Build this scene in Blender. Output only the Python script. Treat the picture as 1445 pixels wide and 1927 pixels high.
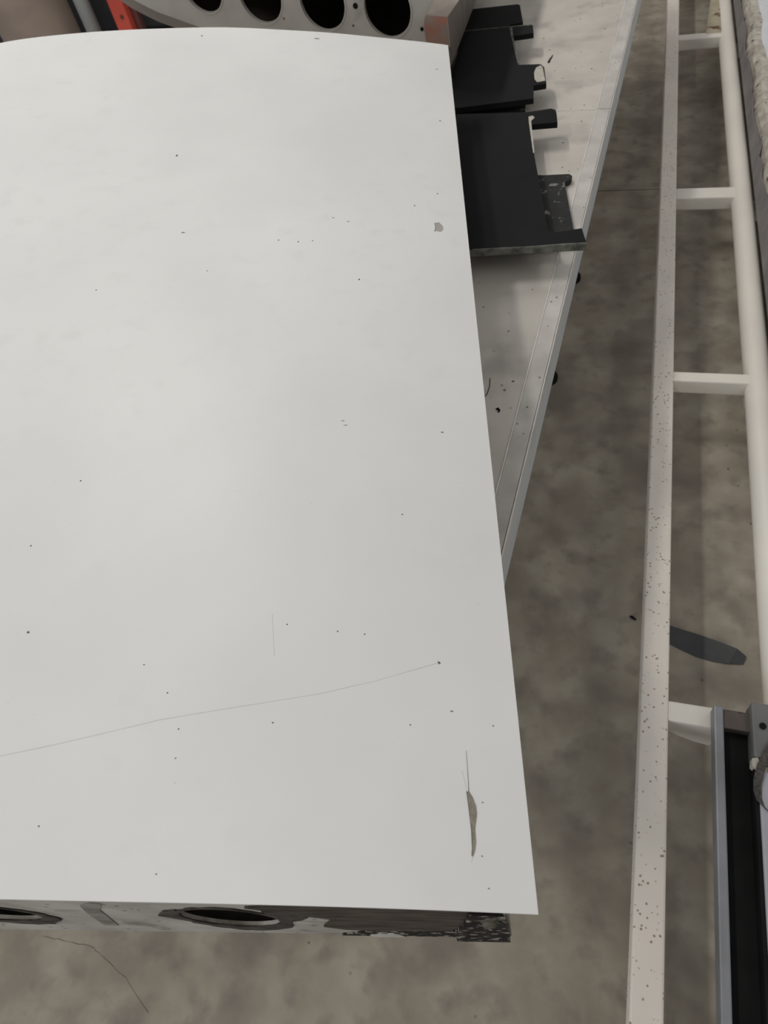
import bpy, bmesh, math, random
from mathutils import Vector, Matrix
for o in list(bpy.data.objects): bpy.data.objects.remove(o, do_unlink=True)
scene = bpy.context.scene
COL = scene.collection
random.seed(4)

# ---------------------------------------------------------------- camera
cam_data = bpy.data.cameras.new('camera')
cam = bpy.data.objects.new('camera', cam_data); COL.objects.link(cam)
right, up, back = Vector((.9571, .2371, -.1665)), Vector((-.0958, .8015, .5903)), Vector((.2734, -.5490, .7898))
m = Matrix((right, up, back)).transposed().to_4x4(); m.translation = Vector((0, 0, 1.62))
cam.matrix_world = m
cam_data.sensor_fit = 'VERTICAL'; cam_data.sensor_height = 36.0; cam_data.sensor_width = 27.0
cam_data.lens = 36.0 * 1320 / 1927
cam_data.clip_start = .02; cam_data.clip_end = 60
cam_data.dof.use_dof = True; cam_data.dof.focus_distance = .98; cam_data.dof.aperture_fstop = 9.0
scene.camera = cam

# ---------------------------------------------------------------- world, hall lamps, exposure
world = bpy.data.worlds.new('hall_light'); scene.world = world; world.use_nodes = True
bg = world.node_tree.nodes['Background']; bg.inputs[0].default_value = (1.0, .995, .985, 1); bg.inputs[1].default_value = .35
def lamp(name, loc, size, power, col=(1, .975, .925)):
    d = bpy.data.lights.new(name, 'AREA'); d.shape = 'RECTANGLE'; d.size, d.size_y = size; d.energy = power; d.color = col
    o = bpy.data.objects.new(name, d); COL.objects.link(o); o.location = loc
    return o
for y, pw in ((-1.4, 33), (2.6, 45), (5.2, 18)):
    lamp('ceiling_lamp', (-2.0, y, 4.3), (.2, 1.2), pw)
for y in (-1.0, 3.4):
    lamp('ceiling_lamp', (2.6, y, 4.3), (.8, 1.5), 7)
door = lamp('door_daylight', (-3.6, -4.2, 1.5), (2.6, 2.6), 75, (.86, .93, 1.0))     # daylight through the open hall door behind the photographer
door.rotation_euler = (Vector((.2, .9, .3)) - Vector(door.location)).to_track_quat('-Z', 'Y').to_euler()
scene.view_settings.view_transform = 'Standard'; scene.view_settings.look = 'None'
scene.view_settings.gamma = 1.0; scene.view_settings.use_curve_mapping = False
scene.view_settings.exposure = 0.27

# ---------------------------------------------------------------- materials
def mat(name, c1, c2=None, scale=8, rough=.6, metal=0, bump=0, bscale=60, speck=None, speck_scale=40, speck_size=.12,
        detail=6, stretch=(1, 1, 1), blot=None, blot_scale=3, blot_lo=.55, blot_hi=.7, spec=.5, fine=None, fine_scale=30, fine_lo=.5, fine_hi=.62, gate_lo=.5):
    mt = bpy.data.materials.new(name); mt.use_nodes = True
    nt = mt.node_tree; N = nt.nodes; Lk = nt.links; b = N['Principled BSDF']
    b.inputs['Roughness'].default_value = rough; b.inputs['Metallic'].default_value = metal
    b.inputs['Specular IOR Level'].default_value = spec
    tc = N.new('ShaderNodeTexCoord'); mp = N.new('ShaderNodeMapping'); mp.inputs['Scale'].default_value = stretch
    Lk.new(tc.outputs['Object'], mp.inputs['Vector'])
    def noise(s, d=detail):
        n = N.new('ShaderNodeTexNoise'); n.inputs['Scale'].default_value = s; n.inputs['Detail'].default_value = d
        Lk.new(mp.outputs[0], n.inputs['Vector']); return n.outputs['Fac']
    def ramp(fac, lo, hi, a=(0, 0, 0, 1), z=(1, 1, 1, 1)):
        r = N.new('ShaderNodeValToRGB'); r.color_ramp.elements[0].position = lo; r.color_ramp.elements[1].position = hi
        r.color_ramp.elements[0].color = a; r.color_ramp.elements[1].color = z
        Lk.new(fac, r.inputs[0]); return r.outputs[0]
    def mix(fac, a, bb):
        x = N.new('ShaderNodeMix'); x.data_type = 'RGBA'; Lk.new(fac, x.inputs[0])
        for sock, val in ((x.inputs[6], a), (x.inputs[7], bb)):
            if isinstance(val, tuple): sock.default_value = (*val, 1)
            else: Lk.new(val, sock)
        return x.outputs[2]
    c2 = c2 or c1
    col = mix(ramp(noise(scale), .35, .65), c1, c2)
    if blot: col = mix(ramp(noise(blot_scale, 5), blot_lo, blot_hi), col, blot)
    if fine: col = mix(ramp(noise(fine_scale, 8), fine_lo, fine_hi), col, fine)
    if speck:
        v = N.new('ShaderNodeTexVoronoi'); v.inputs['Scale'].default_value = speck_scale; Lk.new(mp.outputs[0], v.inputs['Vector'])
        sm = ramp(v.outputs['Distance'], speck_size * .6, speck_size, (1, 1, 1, 1), (0, 0, 0, 1))
        gate = ramp(noise(speck_scale * .35, 2), gate_lo, gate_lo + .08)
        mu = N.new('ShaderNodeMath'); mu.operation = 'MULTIPLY'; Lk.new(sm, mu.inputs[0]); Lk.new(gate, mu.inputs[1])
        col = mix(mu.outputs[0], col, speck)
    Lk.new(col, b.inputs['Base Color'])
    if bump:
        bp = N.new('ShaderNodeBump'); bp.inputs['Strength'].default_value = bump; bp.inputs['Distance'].default_value = .003
        Lk.new(noise(bscale, 8), bp.inputs['Height']); Lk.new(bp.outputs[0], b.inputs['Normal'])
    return mt
M = {}
M['panel'] = mat('panel_white_paint', (.745, .742, .728), (.715, .713, .70), scale=3.2, rough=.40, blot=(.675, .674, .662), blot_scale=2.2, blot_lo=.52, blot_hi=.75, fine=(.70, .70, .685), fine_scale=26, fine_lo=.55, fine_hi=.75, speck=(.58, .58, .56), speck_scale=46, speck_size=.05, bump=.02, bscale=30, spec=.25)
M['floor'] = mat('concrete', (.265, .228, .178), (.40, .357, .288), scale=7, rough=.62, blot=(.20, .172, .140), blot_scale=4.2, blot_lo=.50, blot_hi=.68, speck=(.10, .085, .07), speck_scale=17, speck_size=.07, bump=.15, bscale=45, detail=12, fine=(.21, .182, .15), fine_scale=15, fine_lo=.50, fine_hi=.72)
M['crack'] = mat('crack_dirt', (.14, .118, .095), (.19, .16, .13), scale=40, rough=.9)
M['joint'] = mat('joint_dirt', (.05, .043, .036), (.08, .07, .06), scale=12, rough=.9)
M['rail'] = mat('cream_steel_paint', (.78, .72, .645), (.71, .655, .59), scale=6, rough=.55, speck=(.30, .225, .16), speck_scale=105, speck_size=.27, gate_lo=.44, bump=.06, bscale=90)
M['tube'] = mat('cream_tube_paint', (.76, .715, .64), (.70, .66, .60), scale=4, rough=.5)
M['gusset'] = mat('yellowed_paint', (.44, .39, .28), (.36, .31, .22), scale=18, rough=.6, blot=(.12, .06, .03), blot_scale=14, blot_lo=.6, blot_hi=.68)
M['table'] = mat('worn_white_laminate', (.60, .56, .505), (.51, .475, .43), scale=9, rough=.42, speck=(.12, .10, .08), speck_scale=42, speck_size=.15, blot=(.39, .355, .325), blot_scale=7, blot_lo=.56, blot_hi=.72, detail=9, bump=.05)
M['table_edge'] = mat('table_edge_band', (.58, .55, .51), (.45, .425, .395), scale=14, rough=.5, speck=(.15, .13, .11), speck_scale=50, speck_size=.14)
M['bead'] = mat('bright_edge_bead', (.72, .70, .67), (.62, .60, .57), scale=30, rough=.45)
M['apron'] = mat('pale_grey_apron', (.52, .54, .55), (.46, .48, .49), scale=6, rough=.5)
M['black'] = mat('black_composite', (.0052, .0052, .006), (.0078, .0078, .0088), scale=9, rough=.6, speck=(.10, .10, .09), speck_scale=34, speck_size=.04, spec=.16)
M['black_worn'] = mat('black_worn_edge', (.05, .05, .042), (.17, .175, .15), scale=45, rough=.75, stretch=(1, 1, 1))
M['black_dusty'] = mat('black_dusty', (.008, .008, .008), (.016, .016, .016), scale=30, rough=.8, blot=(.22, .21, .19), blot_scale=48, blot_lo=.60, blot_hi=.68)
M['pale_worn_or_lit'] = mat('bare_worn_or_lit_edge', (.50, .47, .41), (.40, .37, .32), scale=60, rough=.85)  # bare wear; also paints the lit edge of the near bracket
M['rubber'] = mat('black_rubber', (.006, .006, .006), (.010, .010, .010), scale=12, rough=.8, spec=.15)
M['rib'] = mat('grey_worn_paint', (.37, .35, .315), (.27, .25, .225), scale=14, rough=.75, spec=.2, blot=(.13, .105, .085), blot_scale=13, blot_lo=.56, blot_hi=.70, speck=(.05, .04, .035), speck_scale=60, speck_size=.18, bump=.2, bscale=80)
M['rib_torn'] = mat('torn_lining', (.030, .026, .023), (.075, .066, .057), scale=50, rough=.9, spec=.15, bump=.4, bscale=120)
M['rib_wood'] = mat('dark_bare_laminate', (.035, .028, .023), (.085, .068, .055), scale=22, rough=.85, spec=.15, stretch=(1, 1, 5), bump=.4, bscale=90)
M['rib_black'] = mat('black_bituminous', (.010, .009, .008), (.022, .02, .018), scale=30, rough=.85, spec=.12, blot=(.24, .22, .185), blot_scale=85, blot_lo=.56, blot_hi=.62, bump=.3)
M['scuff'] = mat('dark_scuff', (.13, .117, .104), (.22, .203, .182), scale=28, rough=.8, spec=.2)
M['paint_flake'] = mat('pale_paint_flake', (.42, .40, .36), (.34, .32, .29), scale=40, rough=.8)
M['filler'] = mat('exposed_filler', (.20, .175, .14), (.30, .27, .22), scale=150, rough=.9, bump=.4, bscale=300)
M['dirt'] = mat('dark_dirt', (.10, .093, .085), (.17, .16, .145), scale=90, rough=.9)
M['scratch'] = mat('fine_scratch', (.56, .55, .53), (.62, .61, .59), scale=30, rough=.8)
M['primer'] = mat('weathered_grey_primer', (.47, .445, .41), (.40, .375, .345), scale=9, rough=.6, speck=(.08, .07, .06), speck_scale=22, speck_size=.1, blot=(.22, .21, .20), blot_scale=7, blot_lo=.62, blot_hi=.75)
M['flange'] = mat('brownish_flange', (.17, .14, .115), (.12, .10, .085), scale=10, rough=.6)
M['spar'] = mat('dull_brown_metal', (.15, .125, .105), (.09, .075, .065), scale=11, rough=.5, metal=.3, speck=(.03, .02, .02), speck_scale=30, speck_size=.2)
M['copper'] = mat('copper_stained_metal', (.34, .27, .23), (.28, .22, .19), scale=14, rough=.45, metal=.35, blot=(.42, .19, .14), blot_scale=16, blot_lo=.48, blot_hi=.62)
M['beige_metal'] = mat('beige_metal', (.40, .34, .29), (.34, .29, .25), scale=14, rough=.5, metal=.2)
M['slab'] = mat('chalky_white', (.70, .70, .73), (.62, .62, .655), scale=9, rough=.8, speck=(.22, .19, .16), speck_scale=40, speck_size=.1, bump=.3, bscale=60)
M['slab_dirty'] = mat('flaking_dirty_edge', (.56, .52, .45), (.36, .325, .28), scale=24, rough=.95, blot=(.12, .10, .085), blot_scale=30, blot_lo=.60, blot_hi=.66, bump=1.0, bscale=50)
M['slab_side_shade'] = mat('grey_mauve_side_shade', (.23, .21, .205), (.17, .155, .15), scale=12, rough=.9)  # shade on the board's left side, put into its colour
M['alu'] = mat('dull_aluminium', (.26, .265, .285), (.20, .205, .215), scale=14, rough=.5, metal=.45)
M['alu_pale'] = mat('pale_grey_paint', (.37, .37, .40), (.31, .31, .335), scale=9, rough=.6)
M['grey_plate'] = mat('mid_grey_plate', (.15, .15, .145), (.12, .12, .115), scale=9, rough=.6)
M['strap'] = mat('slate_rubber', (.040, .042, .045), (.055, .056, .058), scale=12, rough=.6)
M['webbing'] = mat('brown_webbing', (.085, .075, .065), (.035, .032, .03), scale=160, rough=.9)
M['drum'] = mat('beige_fibre', (.30, .235, .195), (.25, .20, .17), scale=5, rough=.8)
M['post'] = mat('grey_post_paint', (.36, .38, .38), (.30, .32, .32), scale=6, rough=.5)
M['red'] = mat('orange_red_paint', (.56, .075, .045), (.47, .06, .04), scale=6, rough=.5)
M['darkred'] = mat('dark_red_paint', (.11, .03, .025), (.08, .025, .02), scale=6, rough=.6)
M['navy'] = mat('charcoal_navy_paint', (.022, .023, .030), (.032, .032, .038), scale=4, rough=.6)
M['bolt'] = mat('dirty_bolt', (.13, .12, .085), (.07, .065, .05), scale=80, rough=.6, metal=.4)

# ---------------------------------------------------------------- mesh helpers
def link(name, me, material, parent=None, smooth=False):
    o = bpy.data.objects.new(name, me); COL.objects.link(o)
    if material: me.materials.append(M[material])
    if smooth:
        for p in me.polygons: p.use_smooth = True
    if parent: o.parent = parent
    return o
def from_bm(name, bm, material, parent=None, smooth=False, recalc=True):
    if recalc: bmesh.ops.recalc_face_normals(bm, faces=bm.faces)
    me = bpy.data.meshes.new(name); bm.to_mesh(me); bm.free()
    return link(name, me, material, parent, smooth)
def tag(o, label=None, cat=None, group=None, kind=None):
    if label: o['label'] = label
    if cat: o['category'] = cat
    if group: o['group'] = group
    if kind: o['kind'] = kind
    return o
def empty(name, loc=(0, 0, 0), rotz=0):
    o = bpy.data.objects.new(name, None); o.empty_display_size = .1; COL.objects.link(o)
    o.location = loc; o.rotation_euler = (0, 0, rotz); return o
def box(name, a, b, material, parent=None, bevel=.003, seg=2):
    bm = bmesh.new(); bmesh.ops.create_cube(bm, size=1)
    for v in bm.verts:
        v.co = Vector([(a[i] + b[i]) / 2 + v.co[i] * (b[i] - a[i]) for i in range(3)])
    if bevel: bmesh.ops.bevel(bm, geom=list(bm.edges), offset=bevel, segments=seg, affect='EDGES', profile=.5)
    return from_bm(name, bm, material, parent)
def prism(name, outline, holes, to3, depth, material, parent=None, bevel=0):
    """flat outline (with holes) given in 2-D, mapped to 3-D by to3(p, d): d = 0 on the face, d = depth at the back"""
    bm = bmesh.new(); loops = []
    for lp in [outline] + list(holes):
        vs = [bm.verts.new((p[0], p[1], 0)) for p in lp]; loops.append(vs)
        for i in range(len(vs)): bm.edges.new((vs[i], vs[(i + 1) % len(vs)]))
    bmesh.ops.triangle_fill(bm, use_beauty=True, use_dissolve=False, edges=list(bm.edges))
    front = list(bm.faces)
    r = bmesh.ops.duplicate(bm, geom=list(bm.verts) + list(bm.edges) + front)
    vm = r['vert_map']
    for v in loops[0]: pass
    for vs in loops:
        n = len(vs)
        for i in range(n):
            a, b = vs[i], vs[(i + 1) % n]
            bm.faces.new((a, b, vm[b], vm[a]))
    src = {v for lp in loops for v in lp}
    for v in list(bm.verts):
        v.co = Vector(to3((v.co.x, v.co.y), 0 if v in src else depth))
    return from_bm(name, bm, material, parent)
def tube(name, pts, r, material, parent=None, seg=12, taper=None, smooth=True):
    bm = bmesh.new(); rings = []; n = len(pts); pts = [Vector(p) for p in pts]
    for i, p in enumerate(pts):
        t = (pts[min(i + 1, n - 1)] - pts[max(i - 1, 0)]).normalized()
        ref = Vector((0, 0, 1)) if abs(t.z) < .9 else Vector((1, 0, 0))
        x = t.cross(ref).normalized(); y = t.cross(x)
        rr = r * (taper[i] if taper else 1)
        rings.append([bm.verts.new(p + (x * math.cos(k * 2 * math.pi / seg) + y * math.sin(k * 2 * math.pi / seg)) * rr) for k in range(seg)])
    for a, b in zip(rings, rings[1:]):
        for k in range(seg): bm.faces.new((a[k], a[(k + 1) % seg], b[(k + 1) % seg], b[k]))
    bm.faces.new(rings[0]); bm.faces.new(rings[-1])
    o = from_bm(name, bm, material, parent)
    if smooth:
        for p in o.data.polygons: p.use_smooth = len(p.vertices) == 4
    return o
def circle(cx, cy, r, n=40, ry=None): return [(cx + r * math.cos(2 * math.pi * k / n), cy + (ry or r) * math.sin(2 * math.pi * k / n)) for k in range(n)]
def interp(x, xs, ys):
    if x <= xs[0]: return ys[0]
    for i in range(len(xs) - 1):
        if x <= xs[i + 1]: return ys[i] + (ys[i + 1] - ys[i]) * (x - xs[i]) / (xs[i + 1] - xs[i])
    return ys[-1]

# ---------------------------------------------------------------- the setting: concrete floor with one sawn joint
floor = tag(box('floor', (-9, -4, -.12), (7, 11, -.006), 'joint', bevel=0), 'worn brown-grey concrete workshop floor with a sawn joint', kind='structure')
box('concrete_slab', (-9, -4, -.02), (7, 2.806, 0), 'floor', floor, bevel=.003, seg=1)
box('concrete_slab', (-9, 2.813, -.02), (7, 11, 0), 'floor', floor, bevel=.003, seg=1)

def crack(pts, wd):
    bm = bmesh.new(); pv = None; rn = random.Random(3); q = []
    for a, b in zip(pts, pts[1:]):
        for k in range(5): q.append((a[0] + (b[0] - a[0]) * k / 5 + .003 * (rn.random() - .5), a[1] + (b[1] - a[1]) * k / 5 + .003 * (rn.random() - .5)))
    for i, (x, y) in enumerate(q):
        w = wd * (.4 + .8 * rn.random())
        cur = [bm.verts.new((x - w * .4, y - w, .0003)), bm.verts.new((x + w * .4, y + w, .0003))]
        if pv: bm.faces.new((pv[0], pv[1], cur[1], cur[0]))
        pv = cur
    from_bm('hairline_crack', bm, 'crack', floor)
crack([(-1.033, -.0773), (-.9695, -.0727), (-.9107, -.069), (-.8882, -.0785), (-.8153, -.1006), (-.719, -.1564)], .0006)
tag(box('wall_back_added', (-9, 10.9, 0), (7, 11, 4.8), 'drum', bevel=0), 'unseen beige far wall added to the workshop', kind='structure')  # added wall, wholly outside the camera's view

# ---------------------------------------------------------------- work tables (two, butted at a seam)
TZ = .68
TROT = -math.atan(.0567)
def table(name, w0, w1, legs, label, group):
    t = tag(empty(name, (-.0397, 1.9534, 0), TROT), label, 'table', group)
    box('tabletop', (-1.34, w0, TZ - .022), (0, w1, TZ), 'table', t, bevel=.003)
    box('edge_band', (-.033, w0 + .002, TZ - .001), (-.001, w1 - .002, TZ + .0012), 'table_edge', t, bevel=.0005, seg=1)
    box('edge_bead', (-.0365, w0 + .002, TZ - .001), (-.0335, w1 - .002, TZ + .0016), 'bead', t, bevel=.0006, seg=1)
    box('edge_bead', (-.003, w0 + .002, TZ - .004), (.0006, w1 - .002, TZ + .0012), 'bead', t, bevel=.0006, seg=1)
    box('apron', (-.024, w0 + .004, TZ - .125), (-.003, w1 - .004, TZ - .022), 'apron', t, bevel=.004)
    box('apron', (-1.337, w0 + .004, TZ - .125), (-1.316, w1 - .004, TZ - .022), 'apron', t, bevel=.004)
    for w in (w0 + .004, w1 - .025): box('apron', (-1.316, w, TZ - .125), (-.024, w + .021, TZ - .022), 'apron', t, bevel=.004)
    for w, ins in legs:
        for x in (-ins, ins - 1.34):
            l = box('leg', (x - .02, w - .02, .02), (x + .02, w + .02, TZ - .022), 'rubber', t)
            tube('foot', [(x, w, 0), (x, w, .012), (x, w, .03)], .036, 'rubber', l, seg=18, taper=(1, 1, .7))
    return t
table('work_table', -1.62, .0700, ((-1.35, .2), (-.25, .105)), 'worn white work table under the large white panel, nearest the camera', None)
table('work_table', .0710, 1.9, ((.27, .105), (1.6, .25)), 'worn white work table at the top, behind the table seam', None)

# ---------------------------------------------------------------- the large white control surface
A = math.radians(12.3)
NX, NY = -.0048, .0877
VX, VY = -math.sin(A), math.cos(A); UX, UY = -math.cos(A), -math.sin(A)
LEN = 1.867
SF = [0, .068, .183, .311, .439, .541, .639, .785, .906, 1.024, 1.109, 1.2, 1.27]
ZF = [.90, .920, .949, .981, 1.008, 1.029, 1.044, 1.063, 1.076, 1.085, 1.089, 1.086, 1.07]
SN = [0, .03, .061, .098, .17, .284, .383, .481, .6, .8, 1.0, 1.2, 1.27]
ZN = [.897, .905, .914, .922, .936, .950, .958, .967, .977, .99, .998, .995, .98]
def smooth_tab(xs, ys, x, h=.04):
    return sum(interp(min(max(x + d, 0), 1.27), xs, ys) for d in (-h, -h / 2, 0, h / 2, h)) / 5 if .05 < x < 1.2 else interp(x, xs, ys)
def skin_z(s, w):
    t = min(max(w / LEN, 0), 1)
    return (1 - t) * smooth_tab(SN, ZN, s) + t * smooth_tab(SF, ZF, s)
def P(s, w, z): return (NX + UX * s + VX * w, NY + UY * s + VY * w, z)
def S0(w): return .0157 * w            # right edge runs very slightly askew
ZB = TZ + .0018                                 # underside lies on the table
panel = tag(empty('control_surface', P(.6, .9, ZB)), 'large white painted aerofoil panel with a cracked corner, filling the picture', 'aircraft part')
inv = Vector(panel.location)
def PP(s, w, z): return Vector(P(s, w, z)) - inv
# skin: arched sheet, rounded nose on the left, 2.5 mm thick
NS, NW = 70, 48
bm = bmesh.new(); top = []; bot = []
def srow(w):
    row = []
    for i in range(NS + 1):
        s = S0(w) + (1.27 - S0(w)) * (i / NS); row.append((s, skin_z(s, w)))
    z0 = row[-1][1]
    for k in range(1, 13):                      # nose
        a = math.pi / 2 * k / 12; hgt = z0 - (ZB + .10)
        row.append((1.27 + .11 * math.sin(a), ZB + .10 + hgt * math.cos(a) ** .9 if k < 12 else ZB + .10))
    for k in range(1, 7):
        a = math.pi / 2 * k / 6; row.append((1.38 - .12 * (1 - math.cos(a)), ZB + .10 - .10 * math.sin(a)))
    return row
for j in range(NW + 1):
    w = LEN * j / NW
    row = srow(w); top.append([bm.verts.new(PP(s, w, z)) for s, z in row])
    bot.append([bm.verts.new(PP(s + (.0 if i < 5 else -.0), w, max(z - .0025, ZB + .0002))) for i, (s, z) in enumerate(row)])
n = len(top[0])
for g, flip in ((top, 0), (bot, 1)):
    for j in range(NW):
        for i in range(n - 1): bm.faces.new((g[j][i], g[j][i + 1], g[j + 1][i + 1], g[j + 1][i]))
for j in range(NW):
    for i in (0, n - 1): bm.faces.new((top[j][i], top[j + 1][i], bot[j + 1][i], bot[j][i]))
for j in (0, NW):
    for i in range(n - 1): bm.faces.new((top[j][i], top[j][i + 1], bot[j][i + 1], bot[j][i]))
skin = from_bm('top_skin', bm, 'panel', panel, smooth=True)
md = skin.modifiers.new('edges', 'EDGE_SPLIT'); md.split_angle = math.radians(40)
# underside and closing spar along the right-hand edge
def quad_slab(name, c, dz, material, parent):
    bm = bmesh.new(); a = [bm.verts.new(p) for p in c]; b = [bm.verts.new(Vector(p) + Vector(dz)) for p in c]
    bm.faces.new(a); bm.faces.new(b)
    for i in range(len(a)): bm.faces.new((a[i], a[(i + 1) % len(a)], b[(i + 1) % len(a)], b[i]))
    return from_bm(name, bm, material, parent)
quad_slab('bottom_skin', [PP(.028, .004, ZB), PP(1.27, .004, ZB), PP(1.27, LEN - .004, ZB), PP(.058, LEN - .004, ZB)], (0, 0, .003), 'rib', panel)
bm = bmesh.new(); f0 = []; f1 = []
for j in range(13):
    w = .006 + (LEN - .012) * j / 12; s = S0(w) + .028
    f0.append((bm.verts.new(PP(s, w, ZB + .003)), bm.verts.new(PP(s, w, skin_z(s, w) - .003))))
    f1.append((bm.verts.new(PP(s + .004, w, ZB + .003)), bm.verts.new(PP(s + .004, w, skin_z(s + .004, w) - .003))))
for g in (f0, f1):
    for j in range(12): bm.faces.new((g[j][0], g[j + 1][0], g[j + 1][1], g[j][1]))
for j in range(12):
    for k in (0, 1): bm.faces.new((f0[j][k], f0[j + 1][k], f1[j + 1][k], f1[j][k]))
from_bm('closing_spar', bm, 'rib', panel)
# end ribs with lightening holes
def rib(name, w, dep, holes, material):
    out = [(.0285, ZB + .001)] if w < .5 else [(.058, ZB + .001)]
    s0 = out[0][0]; ss = [s0 + (1.27 - s0) * k / 40 for k in range(41)]
    out += [(s, skin_z(s, w) - .0028) for s in ss]
    out += [(1.33, skin_z(1.27, w) - .05), (1.365, ZB + .14), (1.355, ZB + .06), (1.31, ZB + .015), (1.26, ZB + .001)]
    return prism(name, out, holes, lambda p, d: PP(p[0], w + d, p[1]), dep, material, panel)
def rag(cx, cy, rx, ry, n, amp, seed):
    rnd = random.Random(seed); o = []
    for k in range(n):
        a = 2 * math.pi * k / n; q = 1 + amp * (rnd.random() - .5)
        o.append((cx + rx * q * math.cos(a), cy + ry * q * math.sin(a)))
    return o
HC = [(.313, .822, .050, .068), (.575, .842, .050, .058), (.83, .84, .055, .06), (1.07, .84, .06, .065)]
holes = [circle(c[0], c[1], c[2], 44, c[3]) for c in HC]
rb = rib('end_rib', .004, .004, holes, 'rib')
rib('end_rib', LEN - .008, .004, [circle(.6, .86, .07), circle(.95, .87, .07)], 'rib')
R = lambda p, d: PP(p[0], .0038 - d, p[1])
for i, (cx, cy, rx, ry) in enumerate(HC):         # ragged torn lining round each hole
    inner = rag(cx, cy, rx * .99, ry * .99, 44, .02, i)
    outer = rag(cx - .001, cy - .014, rx * 1.16, ry * 1.30, 44, .08, i + 9)
    if i == 0: outer = [(.386, .838) if abs(k - 0) < 1 else p for k, p in enumerate(outer)]
    prism('torn_lining', outer, [inner], lambda p, d: PP(p[0], .0038 - d, p[1]), .0012, 'rib_torn', rb)
prism('torn_flap', [(.262, .878), (.245, .872), (.229, .863), (.2255, .838), (.238, .816), (.258, .80), (.263, .83)], [], R, .0016, 'rib_torn', rb)
prism('torn_flap', [(.384, .842), (.366, .872), (.35, .88), (.357, .85), (.362, .83), (.371, .815)], [], R, .0014, 'rib_torn', rb)
prism('bare_strip', [(.1168, .916), (.0609, .911), (.066, .86), (.0745, .80), (.0895, .748), (.13, .741), (.1672, .738), (.205, .745), (.226, .77), (.2029, .8286), (.24, .87), (.27, .905), (.22, .925), (.1753, .926)], [], R, .0022, 'rib_wood', rb)
prism('black_strip', [(.2246, ZB + .002), (.222, .694), (.2, .712), (.1865, .7287), (.16, .735), (.141, .742), (.10, .744), (.08, .742), (.084, ZB + .002)], [], R, .0016, 'rib_black', rb)
prism('paint_flake', [(.148, ZB + .002), (.152, .706), (.158, .722), (.166, .715), (.172, .722), (.180, .705), (.188, .7), (.186, ZB + .002)], [], lambda p, d: PP(p[0], .002 - d, p[1]), .001, 'paint_flake', rb)
cb = prism('corner_block', [(.0605, .906), (.05, .905), (.04, .902), (.029, .898), (.029, .76), (.0295, ZB + .002), (.0895, ZB + .002), (.086, .75), (.072, .819)], [], R, .006, 'rib_black', rb)
bp = Vector(PP(.0445, 0, .872)); fw = Vector((VX, VY, 0))
tube('bolt', [bp - fw * .001, bp - fw * .005, bp - fw * .008], .0055, 'bolt', rb, seg=6, taper=(1.3, 1.3, 1))
tube('washer', [bp - fw * .002, bp - fw * .0035], .0085, 'bolt', rb, seg=20)
prism('scuff', [(.4393, .9015), (.4196, .9203), (.4105, .9138), (.4337, .8718), (.4557, .8076), (.4773, .7436), (.4935, .7471), (.4698, .8198), (.455, .8625)], [], R, .0006, 'scuff', rb)
# marks on the skin: chip, crack, hair cracks, scratch, specks (thin, following the surface)
def on_skin(s, w, h): return PP(s, w, skin_z(s, w) + h)
def patch(name, pts, material, h=.0004):
    return prism(name, pts, [], lambda p, d: on_skin(p[0], p[1], h - d), h, material, skin)
def line_on_skin(name, pts, wid, material, h=.00035, sub=8):
    q = []
    for a, b in zip(pts, pts[1:]):
        for k in range(sub): q.append((a[0] + (b[0] - a[0]) * k / sub, a[1] + (b[1] - a[1]) * k / sub))
    q.append(pts[-1]); bm = bmesh.new(); prev = None; nn = len(q)
    for i, p in enumerate(q):
        a, b = q[max(i - 1, 0)], q[min(i + 1, nn - 1)]; dx, dy = b[0] - a[0], b[1] - a[1]; l = math.hypot(dx, dy) or 1
        ww = wid[0] + (wid[1] - wid[0]) * i / (nn - 1)
        ox, oy = -dy / l * ww / 2, dx / l * ww / 2
        cur = [bm.verts.new(on_skin(p[0] + ox, p[1] + oy, 0)), bm.verts.new(on_skin(p[0], p[1], h)), bm.verts.new(on_skin(p[0] - ox, p[1] - oy, 0))]
        if prev:
            bm.faces.new((prev[0], prev[1], cur[1], cur[0])); bm.faces.new((prev[1], prev[2], cur[2], cur[1]))
        prev = cur
    return from_bm(name, bm, material, skin)
tag(patch('paint_chip', [(.073, 1.0763), (.0646, 1.0793), (.0592, 1.0702), (.0585, 1.0603), (.0633, 1.0511), (.0706, 1.0532), (.0734, 1.0512), (.0714, 1.0631)], 'paint_flake'), 'small grey paint chip near the right edge')
line_on_skin('chip_edge', [(.0645, 1.0796), (.073, 1.0768), (.0716, 1.063), (.0736, 1.051)], (.0014, .0014), 'dirt', .0007, 3)
CR = [(.0578, .1009), (.0553, .1006), (.0525, .0959), (.0498, .0892), (.0492, .0821), (.0501, .0749), (.0514, .0679), (.0512, .0614), (.051, .0564), (.0523, .0495), (.0544, .0441), (.0553, .0449), (.0546, .0512), (.0547, .0594), (.0548, .0667), (.0557, .0793), (.0567, .0903)]
tag(patch('crack', CR, 'filler', .0005), 'long brown crack in the white paint near the corner')
line_on_skin('crack_edge', [(.0578, .1009), (.0567, .0903), (.0557, .0793), (.0548, .0667), (.0547, .0594), (.0546, .0512), (.0553, .0449)], (.0008, .0012), 'dirt', .0009, 3)
line_on_skin('crack_edge', [(.0580, .1012), (.0553, .1006), (.0525, .0959), (.0512, .0925)], (.0008, .0004), 'dirt', .0009, 3)
line_on_skin('hair_crack', [(.0566, .1407), (.0562, .1262), (.0558, .112), (.0558, .1011)], (.0003, .0008), 'dirt', .0004)
line_on_skin('hair_crack', [(.0615, .1207), (.0594, .1108), (.0573, .1)], (.0002, .0005), 'scratch', .0004)
line_on_skin('hair_crack', [(.0549, .0441), (.0561, .0396)], (.0008, .0003), 'scratch', .0004)
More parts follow.
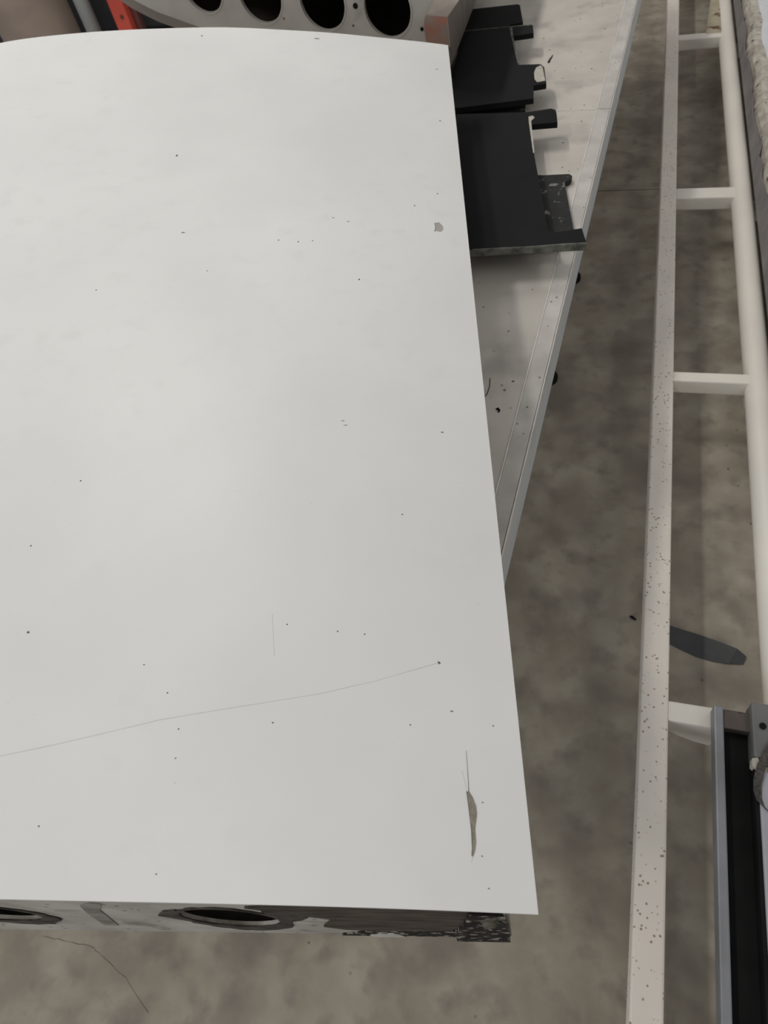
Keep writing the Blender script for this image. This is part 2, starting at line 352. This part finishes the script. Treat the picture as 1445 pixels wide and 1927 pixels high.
line_on_skin('scratch', [(.5355, .1251), (.4729, .1387), (.4205, .1515), (.3677, .1649), (.3134, .1744), (.2594, .1838), (.2053, .1938), (.151, .2085), (.1071, .224), (.0814, .2332)], (.0009, .0007), 'scratch', .0003)
line_on_skin('scratch', [(.265, .2866), (.2603, .2573), (.2566, .2354)], (.0004, .0004), 'scratch', .0003)
DOTS = [(.6093, 1.8201, 3.5, 1.5), (.3378, 1.8279, 9, 1.2), (.5664, 1.2806, 3, 3), (.5063, 1.0255, 6, 1.5), (.0584, 1.7203, 3, 1.5), (.0561, 1.4672, 3, 1.5), (.1966, .8992, 2.5, 2), (.6211, .8725, 2, 1.5), (.0814, .2332, 4, 4), (.5387, .4798, 2.5, 2), (.5744, .3806, 2.5, 2), (.5403, .2646, 4, 3), (.3978, .2256, 2.5, 2), (.3653, .1939, 2.5, 2), (.3456, .1555, 2.5, 2), (.343, .1262, 2.5, 2), (.4637, .0617, 3.5, 2.5), (.3399, .0225, 2.5, 2), (.2469, .2736, 2.5, 2), (.1907, .266, 2, 2), (.1611, .2634, 2, 2), (.1113, .164, 3, 2), (.0285, .1675, 2.5, 2), (.0695, .1803, 5, 1.5), (.2497, .1627, 2.5, 2), (.3387, 1.0041, 2, 1.5), (.2806, 1.0035, 2, 1.5), (.3046, .9995, 2, 1.5), (.2001, .5752, 6, .8), (.2041, .5831, 6, .8), (.0708, .5702, 5, 1.2), (.2504, 1.0752, 3, 1), (.2238, 1.0653, 4, 1), (.1084, 1.1287, 2, 1.5), (.0666, 1.1767, 2, 1.5), (.4465, .9178, 2, 1.2), (.1223, .4282, 2, 1.5), (.0432, .092, 2.5, 1.5), (.0463, .0449, 2.5, 1.5), (.0417, .0186, 3, 1.5)]
bm = bmesh.new()
for s, w, a, b in DOTS:
    k = .00031 * (1 + .9 * w); lift = on_skin(s, w, .0006); rnd = random.Random(int(s * 1e4))
    ring = []
    for q in range(8):
        an = 2 * math.pi * q / 8; f = .75 + .5 * rnd.random()
        ring.append(bm.verts.new(on_skin(s + a * k * f * math.cos(an), w + b * k * f * (1 + .8 * w) * math.sin(an), .0001)))
    c = bm.verts.new(lift)
    for q in range(8): bm.faces.new((ring[q], ring[(q + 1) % 8], c))
tag(from_bm('dirt_specks', bm, 'dirt', skin), 'scattered small dark specks on the white paint', kind='stuff')

# ---------------------------------------------------------------- black tabbed brackets on the tables
def bracket(name, outline, z, th, low, wear_and_lit, label, wedge, front=None):
    cx = sum(p[0] for p in outline) / len(outline); cy = sum(p[1] for p in outline) / len(outline)
    t = tag(empty(name, (cx, cy, TZ)), label, 'bracket', 'black tabbed brackets on the tables')
    pr = lambda nm, pts, zt, h, mt, par: prism(nm, pts, [], lambda p, d: (p[0] - cx, p[1] - cy, zt - TZ - d), h, mt, par)
    plate = pr('top_plate', outline, z, th, 'black', t)
    for pts, zt, h in low: pr('lower_flange', pts, zt, h, 'black_dusty', t)
    for pts, mt, h in wear_and_lit: pr('worn_or_lit_patch', pts, z + h, h, mt, plate)
    if front: pr('worn_edge', front, z, th, 'black_worn', plate)
    for a, b in wedge: box('web', (a[0] - cx, a[1] - cy, 0.003), (b[0] - cx, b[1] - cy, z - TZ - th), 'black', t, bevel=.002)
    return t
bracket('black_bracket',
        [(-.425, 1.905), (-.2368, 1.8929), (-.18, 1.905), (-.168, 1.897), (-.1639, 1.8812), (-.1564, 1.8318), (-.2183, 1.8281), (-.2260, 1.835), (-.196, 1.6834), (-.1322, 1.3764), (-.124, 1.366), (-.112, 1.362), (-.062, 1.376), (-.0477, 1.3201), (-.2792, 1.3008), (-.300, 1.299)],
        .745, .014,
        [([(-.1739, 1.6799), (-.112, 1.6815), (-.105, 1.672), (-.107, 1.656), (-.1204, 1.6459), (-.0808, 1.4412), (-.055, 1.4012), (-.134, 1.39), (-.30, 1.38), (-.36, 1.70)], .6945, .012)],
        [([(-.2792, 1.3016), (-.0477, 1.3208), (-.0487, 1.325), (-.09, 1.322), (-.16, 1.313), (-.279, 1.3045)], 'black_worn', .0006),
         ([(-.232, 1.868), (-.222, 1.872), (-.216, 1.862), (-.2226, 1.845), (-.196, 1.690), (-.199, 1.688), (-.2275, 1.84)], 'pale_worn_or_lit', .0006)],  # lit thickness of the plate's right edge, painted as a pale strip
        'near black tabbed bracket with a pale worn front edge, on the white table', [((-.30, 1.46), (-.285, 1.86)), ((-.25, 1.46), (-.235, 1.80))], [(-.2995, 1.2975), (-.2792, 1.2994), (-.0477, 1.3187), (-.0479, 1.3203), (-.2792, 1.3010), (-.2995, 1.2992)])
bracket('black_bracket',
        [(-.50, 2.4396), (-.3613, 2.4399), (-.2978, 2.441), (-.288, 2.433), (-.2854, 2.4156), (-.2792, 2.377), (-.3436, 2.3685), (-.2975, 2.1715), (-.24, 2.166), (-.2337, 2.1637), (-.2227, 2.1424), (-.2066, 2.0459), (-.2393, 2.0387), (-.2307, 1.9661), (-.4259, 1.9394), (-.47, 1.945)],
        .745, .014,
        [([(-.34, 2.14), (-.27, 2.14), (-.26, 2.02), (-.46, 1.99), (-.46, 2.14)], .6945, .012)],
        [([(-.2337, 2.157), (-.2265, 2.140), (-.211, 2.062), (-.232, 2.056), (-.241, 2.075), (-.247, 2.115), (-.245, 2.145)], 'pale_worn_or_lit', .0006),
         ([(-.50, 2.4385), (-.3613, 2.4392), (-.2978, 2.440), (-.2960, 2.432), (-.31, 2.434), (-.34, 2.434), (-.3613, 2.435), (-.50, 2.4360)], 'black_worn', .0006),
         ([(-.3570, 2.430), (-.349, 2.430), (-.3380, 2.366), (-.2940, 2.171), (-.2985, 2.1720), (-.3440, 2.368)], 'black_worn', .0006)],
        'middle black tabbed bracket with two tabs, one worn pale, beyond the table seam', [((-.46, 2.0), (-.445, 2.40)), ((-.40, 2.02), (-.385, 2.38))])
bracket('black_bracket',
        [(-.5787, 2.660), (-.365, 2.664), (-.3555, 2.655), (-.3281, 2.5157), (-.3650, 2.507), (-.3660, 2.462), (-.5506, 2.462)],
        .726, .014, [([(-.5787, 2.62), (-.40, 2.62), (-.39, 2.54), (-.56, 2.54)], .6945, .012)], [],
        'far black bracket lying behind the other two, at the top of the table', [((-.54, 2.48), (-.525, 2.63)), ((-.42, 2.48), (-.405, 2.63))])

# ---------------------------------------------------------------- second wing section with round holes, beyond the white panel
B = math.radians(12)
WX, WY = -.47, 2.06
sec = tag(empty('wing_section', (WX - .5, WY + .3, TZ)), 'grey wing section with a row of round black holes behind the white panel', 'aircraft part')
so = Vector(sec.location)
def Q(s, z, d=0): return Vector((WX - math.cos(B) * s + math.sin(B) * 0 - .013 * d, WY + math.sin(B) * s + d, z)) - so
low = [(0, .80), (.12, .745), (.25, .695), (.34, .6815), (.46, .6815), (.56, .715), (.66, .80), (.74, .862), (.80, .885), (.88, .908), (.964, .932), (.998, .945), (1.06, .972), (1.12, 1.01), (1.16, 1.06)]
upp = [(1.15, 1.12), (1.08, 1.16), (.9, 1.185), (.7, 1.185), (.4, 1.15), (.15, 1.10), (0, 1.06)]
HL = [(.767, 1.0, .075), (.568, .972, .075), (.365, .952, .074), (.166, .932, .072)]
web = prism('end_web', low + upp, [circle(*h) for h in HL], lambda p, d: Q(p[0], p[1], .012 + d), .004, 'primer', sec)
for h in HL:                                            # flanged lip of each hole
    prism('hole_lip', circle(h[0], h[1], h[2] + .0015), [circle(h[0], h[1], h[2] - .003)], lambda p, d: Q(p[0], p[1], .0105 + d), .016, 'primer', web)
bm = bmesh.new()                                        # lower lip and skin running away from the web
prof = [(s, z - .022 if 0 < s < 1.13 and z > .70 else z - .0005) for s, z in low] + [(s, z + .006) for s, z in upp]
prof = [(s, max(z, .6805)) for s, z in prof]
rows = [[bm.verts.new(Q(s, z, d)) for s, z in prof] for d in (0, .05, .5, 1.0)]
n = len(prof)
for a, b in zip(rows, rows[1:]):
    for i in range(n): bm.faces.new((a[i], a[(i + 1) % n], b[(i + 1) % n], b[i]))
for f in list(bm.faces):                                # drop the right-hand wall, made as its own spar below
    pass
bm.faces.new(rows[-1])  # unseen far end, closed to keep light out of the holes
from_bm('outer_skin', bm, 'flange', sec)
lip = prof[:15]
bm = bmesh.new(); a = [bm.verts.new(Q(s, z, -.001)) for s, z in lip]; b = [bm.verts.new(Q(s, z, .012)) for s, z in low]
for i in range(14): bm.faces.new((a[i], a[i + 1], b[i + 1], b[i]))
from_bm('bottom_flange', bm, 'flange', sec)
sp = box('spar_wall', (.002, -.005, .80 - TZ), (.008, 1.0, 1.06 - TZ), 'spar', sec, bevel=.001, seg=1)
sp.location = Vector((WX, WY, TZ)) - so; sp.rotation_euler = (0, 0, .013)
br = prism('end_strap', [(-.012, .852), (.055, .856), (.057, .90), (.052, .922), (.04, .929), (-.010, .924)], [], lambda p, d: Q(p[0], p[1], -.014 + d), .012, 'copper', sec)
bm = bmesh.new()
c = [Q(.045, .926, -.014), Q(-.012, .922, -.016), Q(-.044, .954, -.014), Q(-.088, 1.0, -.006), Q(-.015, 1.0, -.004), Q(.025, .955, -.010)]
vs = [bm.verts.new(p) for p in c]; v2 = [bm.verts.new(p + Vector((0, .005, 0))) for p in c]
for g in (vs, v2): bm.faces.new((g[0], g[1], g[2], g[5])); bm.faces.new((g[5], g[2], g[3], g[4]))
for i in range(6): bm.faces.new((vs[i], vs[(i + 1) % 6], v2[(i + 1) % 6], v2[i]))
from_bm('bent_tongue', bm, 'beige_metal', br)
q = Q(.261, .941, .012); tube('rivet', [q + Vector((0, .002, 0)), q + Vector((0, -.003, 0))], .007, 'rubber', web, seg=10)
for s, z in ((.07, .885), (.95, 1.0), (.93, 1.01), (.9, .985)):
    q = Q(s, z, .012); tube('rivet', [q + Vector((0, .002, 0)), q + Vector((0, -.0015, 0))], .005, 'rubber', web, seg=8)

# ---------------------------------------------------------------- white steel rack low over the floor, right
rack = tag(empty('storage_rack', (.4, 2, 0)), 'long white-painted steel ladder frame low over the floor', 'rack')
ro = Vector(rack.location)
def rbox(name, a, b, material, bevel=.004): return box(name, Vector(a) - ro, Vector(b) - ro, material, rack, bevel=bevel)
rbox('side_rail', (.145, -1.2, .15), (.197, 5.2, .20), 'rail')
rbox('side_rail', (1.02, -1.2, .10), (1.07, 5.2, .20), 'rail')
for y in (1.52, 2.41, 3.66): rbox('spacer', (.50, y, .147), (.56, y + .035, .202), 'rail')
tube('round_tube', [Vector((.405, -1.2, .175)) - ro, Vector((.410, 1.5, .175)) - ro, Vector((.405, 2.5, .175)) - ro, Vector((.393, 4.0, .175)) - ro, Vector((.388, 5.2, .175)) - ro], .033, 'tube', rack, seg=24)
for y, wd in ((-.39, .04), (.56, .042), (1.516, .036), (2.405, .062), (3.655, .05), (4.7, .05)):
    rbox('crossbar', (.196, y, .152), (.41, y + wd, .198), 'tube')
    rbox('crossbar', (.39, y, .105), (1.021, y + wd, .147), 'tube')
prism('gusset', [(.3072, 3.69), (.37, 3.69), (.375, 4.08), (.335, 4.08)], [], lambda p, d: Vector((p[0], p[1], .1985 - d)) - ro, .02, 'gusset', rack)
prism('stiffener', [(.1975, .153), (.290, .153), (.290, .098), (.262, .105), (.225, .125)], [], lambda p, d: Vector((p[0], .561 + d, p[1])) - ro, .012, 'tube', rack)
for y in (-1.0, 4.95):
    for x, zt in ((.171, .152), (.40, .15), (1.045, .102)): rbox('leg', (x - .022, y - .022, 0), (x + .022, y + .022, zt), 'rail')

# chalky white slab lying on the rack, ragged dirty left edge
slab = tag(empty('chalky_board', (.75, 3, .202)), 'chalky white board with a crumbling dirty edge at top right', 'board')
lo = Vector(slab.location)
rnd = random.Random(7); edge = []
for k in range(61):
    y = 1.2 + 3.9 * k / 60; edge.append((.462 - .006 * (y - 1.2) + .004 * math.sin(k * .9) + .012 * rnd.random(), y))
prism('body', [(1.05, 1.2)] + [(p[0] + .045, p[1]) for p in edge] + [(1.05, 5.1)], [], lambda p, d: Vector((p[0], p[1], .285 - d)) - lo, .08, 'slab', slab)
bm = bmesh.new(); rows = []
for i, (x, y) in enumerate(edge):
    r = [(x + .002, .204), (x - .006 + .006 * rnd.random(), .235), (x + .004 * rnd.random(), .268), (x + .010 + .008 * rnd.random(), .284 + .006 * rnd.random()), (x + .020 + .02 * rnd.random(), .286 + .003 * rnd.random()), (x + .046, .285)]
    rows.append([bm.verts.new(Vector((a, y, z)) - lo) for a, z in r])
for a, b in zip(rows, rows[1:]):
    for k in range(5): bm.faces.new((a[k], a[k + 1], b[k + 1], b[k]))
crust = from_bm('crumbling_edge', bm, 'slab_dirty', slab, recalc=True)
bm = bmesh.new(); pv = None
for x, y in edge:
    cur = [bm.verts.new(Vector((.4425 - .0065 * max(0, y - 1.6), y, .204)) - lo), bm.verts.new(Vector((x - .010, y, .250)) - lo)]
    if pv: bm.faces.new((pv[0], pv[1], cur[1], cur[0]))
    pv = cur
sd = from_bm('side_face', bm, 'slab_side_shade', slab); sdm = sd.modifiers.new('thick', 'SOLIDIFY'); sdm.thickness = .006

# aluminium-edged black channel resting on the crossbars, bottom right
ch = tag(empty('channel_tray', (.33, 0, .20)), 'aluminium-edged black channel resting across the rack at lower right', 'tray')
co = Vector(ch.location)
def cbox(name, a, b, material, bevel=.003, par=None): return box(name, Vector(a) - co, Vector(b) - co, material, par or ch, bevel=bevel)
cbox('black_liner', (.275, -.7, .2003), (.345, .585, .206), 'rubber', .001)
cbox('edge_rail', (.2725, -.7, .2005), (.2895, .592, .236), 'alu')
cbox('edge_rail', (.336, -.7, .2005), (.3425, .50, .240), 'rubber', .001)
cbox('side_board', (.3425, -.7, .2005), (.368, .48, .243), 'alu_pale', .004)
cbox('end_bar', (.289, .552, .207), (.345, .590, .228), 'spar', .003)
ep = cbox('end_plate', (.336, .50, .2005), (.370, .605, .246), 'grey_plate', .003)
q = Vector((.353, .56, .246)) - co
tube('bolt', [q, q + Vector((0, 0, .003))], .006, 'rubber', ep, seg=12)
prism('white_fragment', [(.333, .497), (.342, .500), (.346, .49), (.339, .478), (.332, .484)], [], lambda p, d: Vector((p[0], p[1], .246 - d)) - co, .02, 'pale_worn_or_lit', ep)
bm = bmesh.new(); pv = None
for p in [(.372, .535, .251), (.36, .515, .251), (.345, .48, .249), (.339, .455, .247), (.338, .435, .246), (.342, .42, .246), (.352, .41, .246)]:
    cur = [bm.verts.new(Vector(p) - co + Vector((-.006, .005, 0))), bm.verts.new(Vector(p) - co + Vector((.006, -.005, .001)))]
    if pv: bm.faces.new((pv[0], pv[1], cur[1], cur[0]))
    pv = cur
wb = from_bm('webbing', bm, 'webbing', ch); wm = wb.modifiers.new('thick', 'SOLIDIFY'); wm.thickness = .003

# dark rubber strip on the floor under the frame
strip_pts = [((.200, .884), (.200, .837)), ((.218, .8774), (.2188, .829)), ((.262, .868), (.25, .815)), ((.307, .8573), (.2833, .8024)), ((.34, .846), (.318, .797)), ((.3696, .833), (.3515, .7963)), ((.390, .820), (.383, .80))]
bm = bmesh.new(); pv = None
for i, (a, b) in enumerate(strip_pts):
    z = (.001, .001, .001, .002, .006, .012, .005)[i]; z2 = (.001, .001, .001, .001, .002, .004, .002)[i]
    cur = [bm.verts.new((*a, z)), bm.verts.new(((a[0] + b[0]) / 2, (a[1] + b[1]) / 2, max(z, z2) * .8)), bm.verts.new((*b, z2))]
    if pv:
        for k in (0, 1): bm.faces.new((pv[k], pv[k + 1], cur[k + 1], cur[k]))
    pv = cur
rs = from_bm('rubber_strip', bm, 'strap'); sm = rs.modifiers.new('thick', 'SOLIDIFY'); sm.thickness = .004; sm.offset = 1
tag(rs, 'slate-grey rubber strip lying on the floor under the ladder frame', 'strip')

# ---------------------------------------------------------------- far background, top left
dr = tag(empty('fibre_drum', (-3.62, 4.40, 0)), 'beige drum standing at the top left corner', 'drum')
tube('body', [(0, 0, 0), (0, 0, .02), (0, 0, .45), (0, 0, .88)], .235, 'drum', dr, seg=48)
tube('rim', [(0, 0, .84), (0, 0, .885)], .24, 'post', dr, seg=48); tube('lid', [(0, 0, .88), (0, 0, .895)], .228, 'drum', dr, seg=48)
gp = tag(empty('grey_post', (-3.23, 4.40, 0)), 'light grey round post between the beige drum and the red upright', 'post')
tube('shaft', [(0, 0, .012), (0, 0, .6), (0, 0, 1.1)], .045, 'post', gp, seg=20); tube('base_plate', [(0, 0, 0), (0, 0, .012)], .09, 'post', gp, seg=24); tube('cap', [(0, 0, 1.1), (0, 0, 1.115)], .047, 'rubber', gp, seg=20)
ru = tag(empty('red_upright', (-3.0, 4.42, 0)), 'orange-red steel upright behind the white panel', 'post')
box('upright', (-.05, -.03, .01), (.05, .03, 1.2), 'red', ru, bevel=.005); box('rear_channel', (.056, .02, .01), (.09, .06, 1.2), 'darkred', ru, bevel=.003)
box('foot_plate', (-.08, -.06, 0), (.11, .08, .01), 'darkred', ru, bevel=.002)
tube('bolt', [(.012, -.03, .29), (.012, -.035, .29)], .011, 'darkred', ru, seg=10)
cab = tag(empty('dark_cabinet', (-3.0, 5.0, 0)), 'dark charcoal cabinet in the far background', 'cabinet')
box('body', (-1.9, -.1, .05), (2.0, .45, 1.0), 'navy', cab, bevel=.006); box('plinth', (-1.86, -.07, 0), (1.96, .4, .05), 'rubber', cab, bevel=.003)
for k in range(6):
    d = box('door', (-1.88 + .65 * k, -.118, .07), (-1.26 + .65 * k, -.1, .97), 'navy', cab, bevel=.003)
    tube('handle', [(-1.32 + .65 * k, -.135, .5), (-1.32 + .65 * k, -.135, .62)], .006, 'post', d, seg=8)

# ---------------------------------------------------------------- small loose bits
def bit(name, pts, r, taper, label, cat):
    tag(tube(name, pts, r, 'rubber', seg=6, taper=taper), label, cat)
Z1 = TZ + .0008
bit('wire_bristle', [(-.1965, .986, Z1), (-.194, .965, Z1), (-.1953, .946, Z1), (-.198, .938, Z1)], .0007, None, 'thin bent black wire bristle on the table by the panel edge', 'wire')
bit('metal_curl', [(-.230, 2.329, TZ + .0022), (-.2274, 2.35, TZ + .0022), (-.2222, 2.374, TZ + .003)], .002, (1.5, 1, .6), 'small dark metal curl on the table beside the far brackets', 'scrap')
bit('floor_chip', [(.132, .888, .001), (.138, .884, .004), (.147, .879, .001)], .004, (.4, 1, .4), 'tiny dark chip on the floor left of the white rail', 'scrap')
bit('black_flake', [(-.1735, .906, Z1), (-.1695, .9075, Z1 + .001), (-.1665, .903, Z1 + .001), (-.168, .899, Z1)], .0022, (.6, 1, 1, .5), 'curled black flake on the table beside the panel edge', 'scrap')
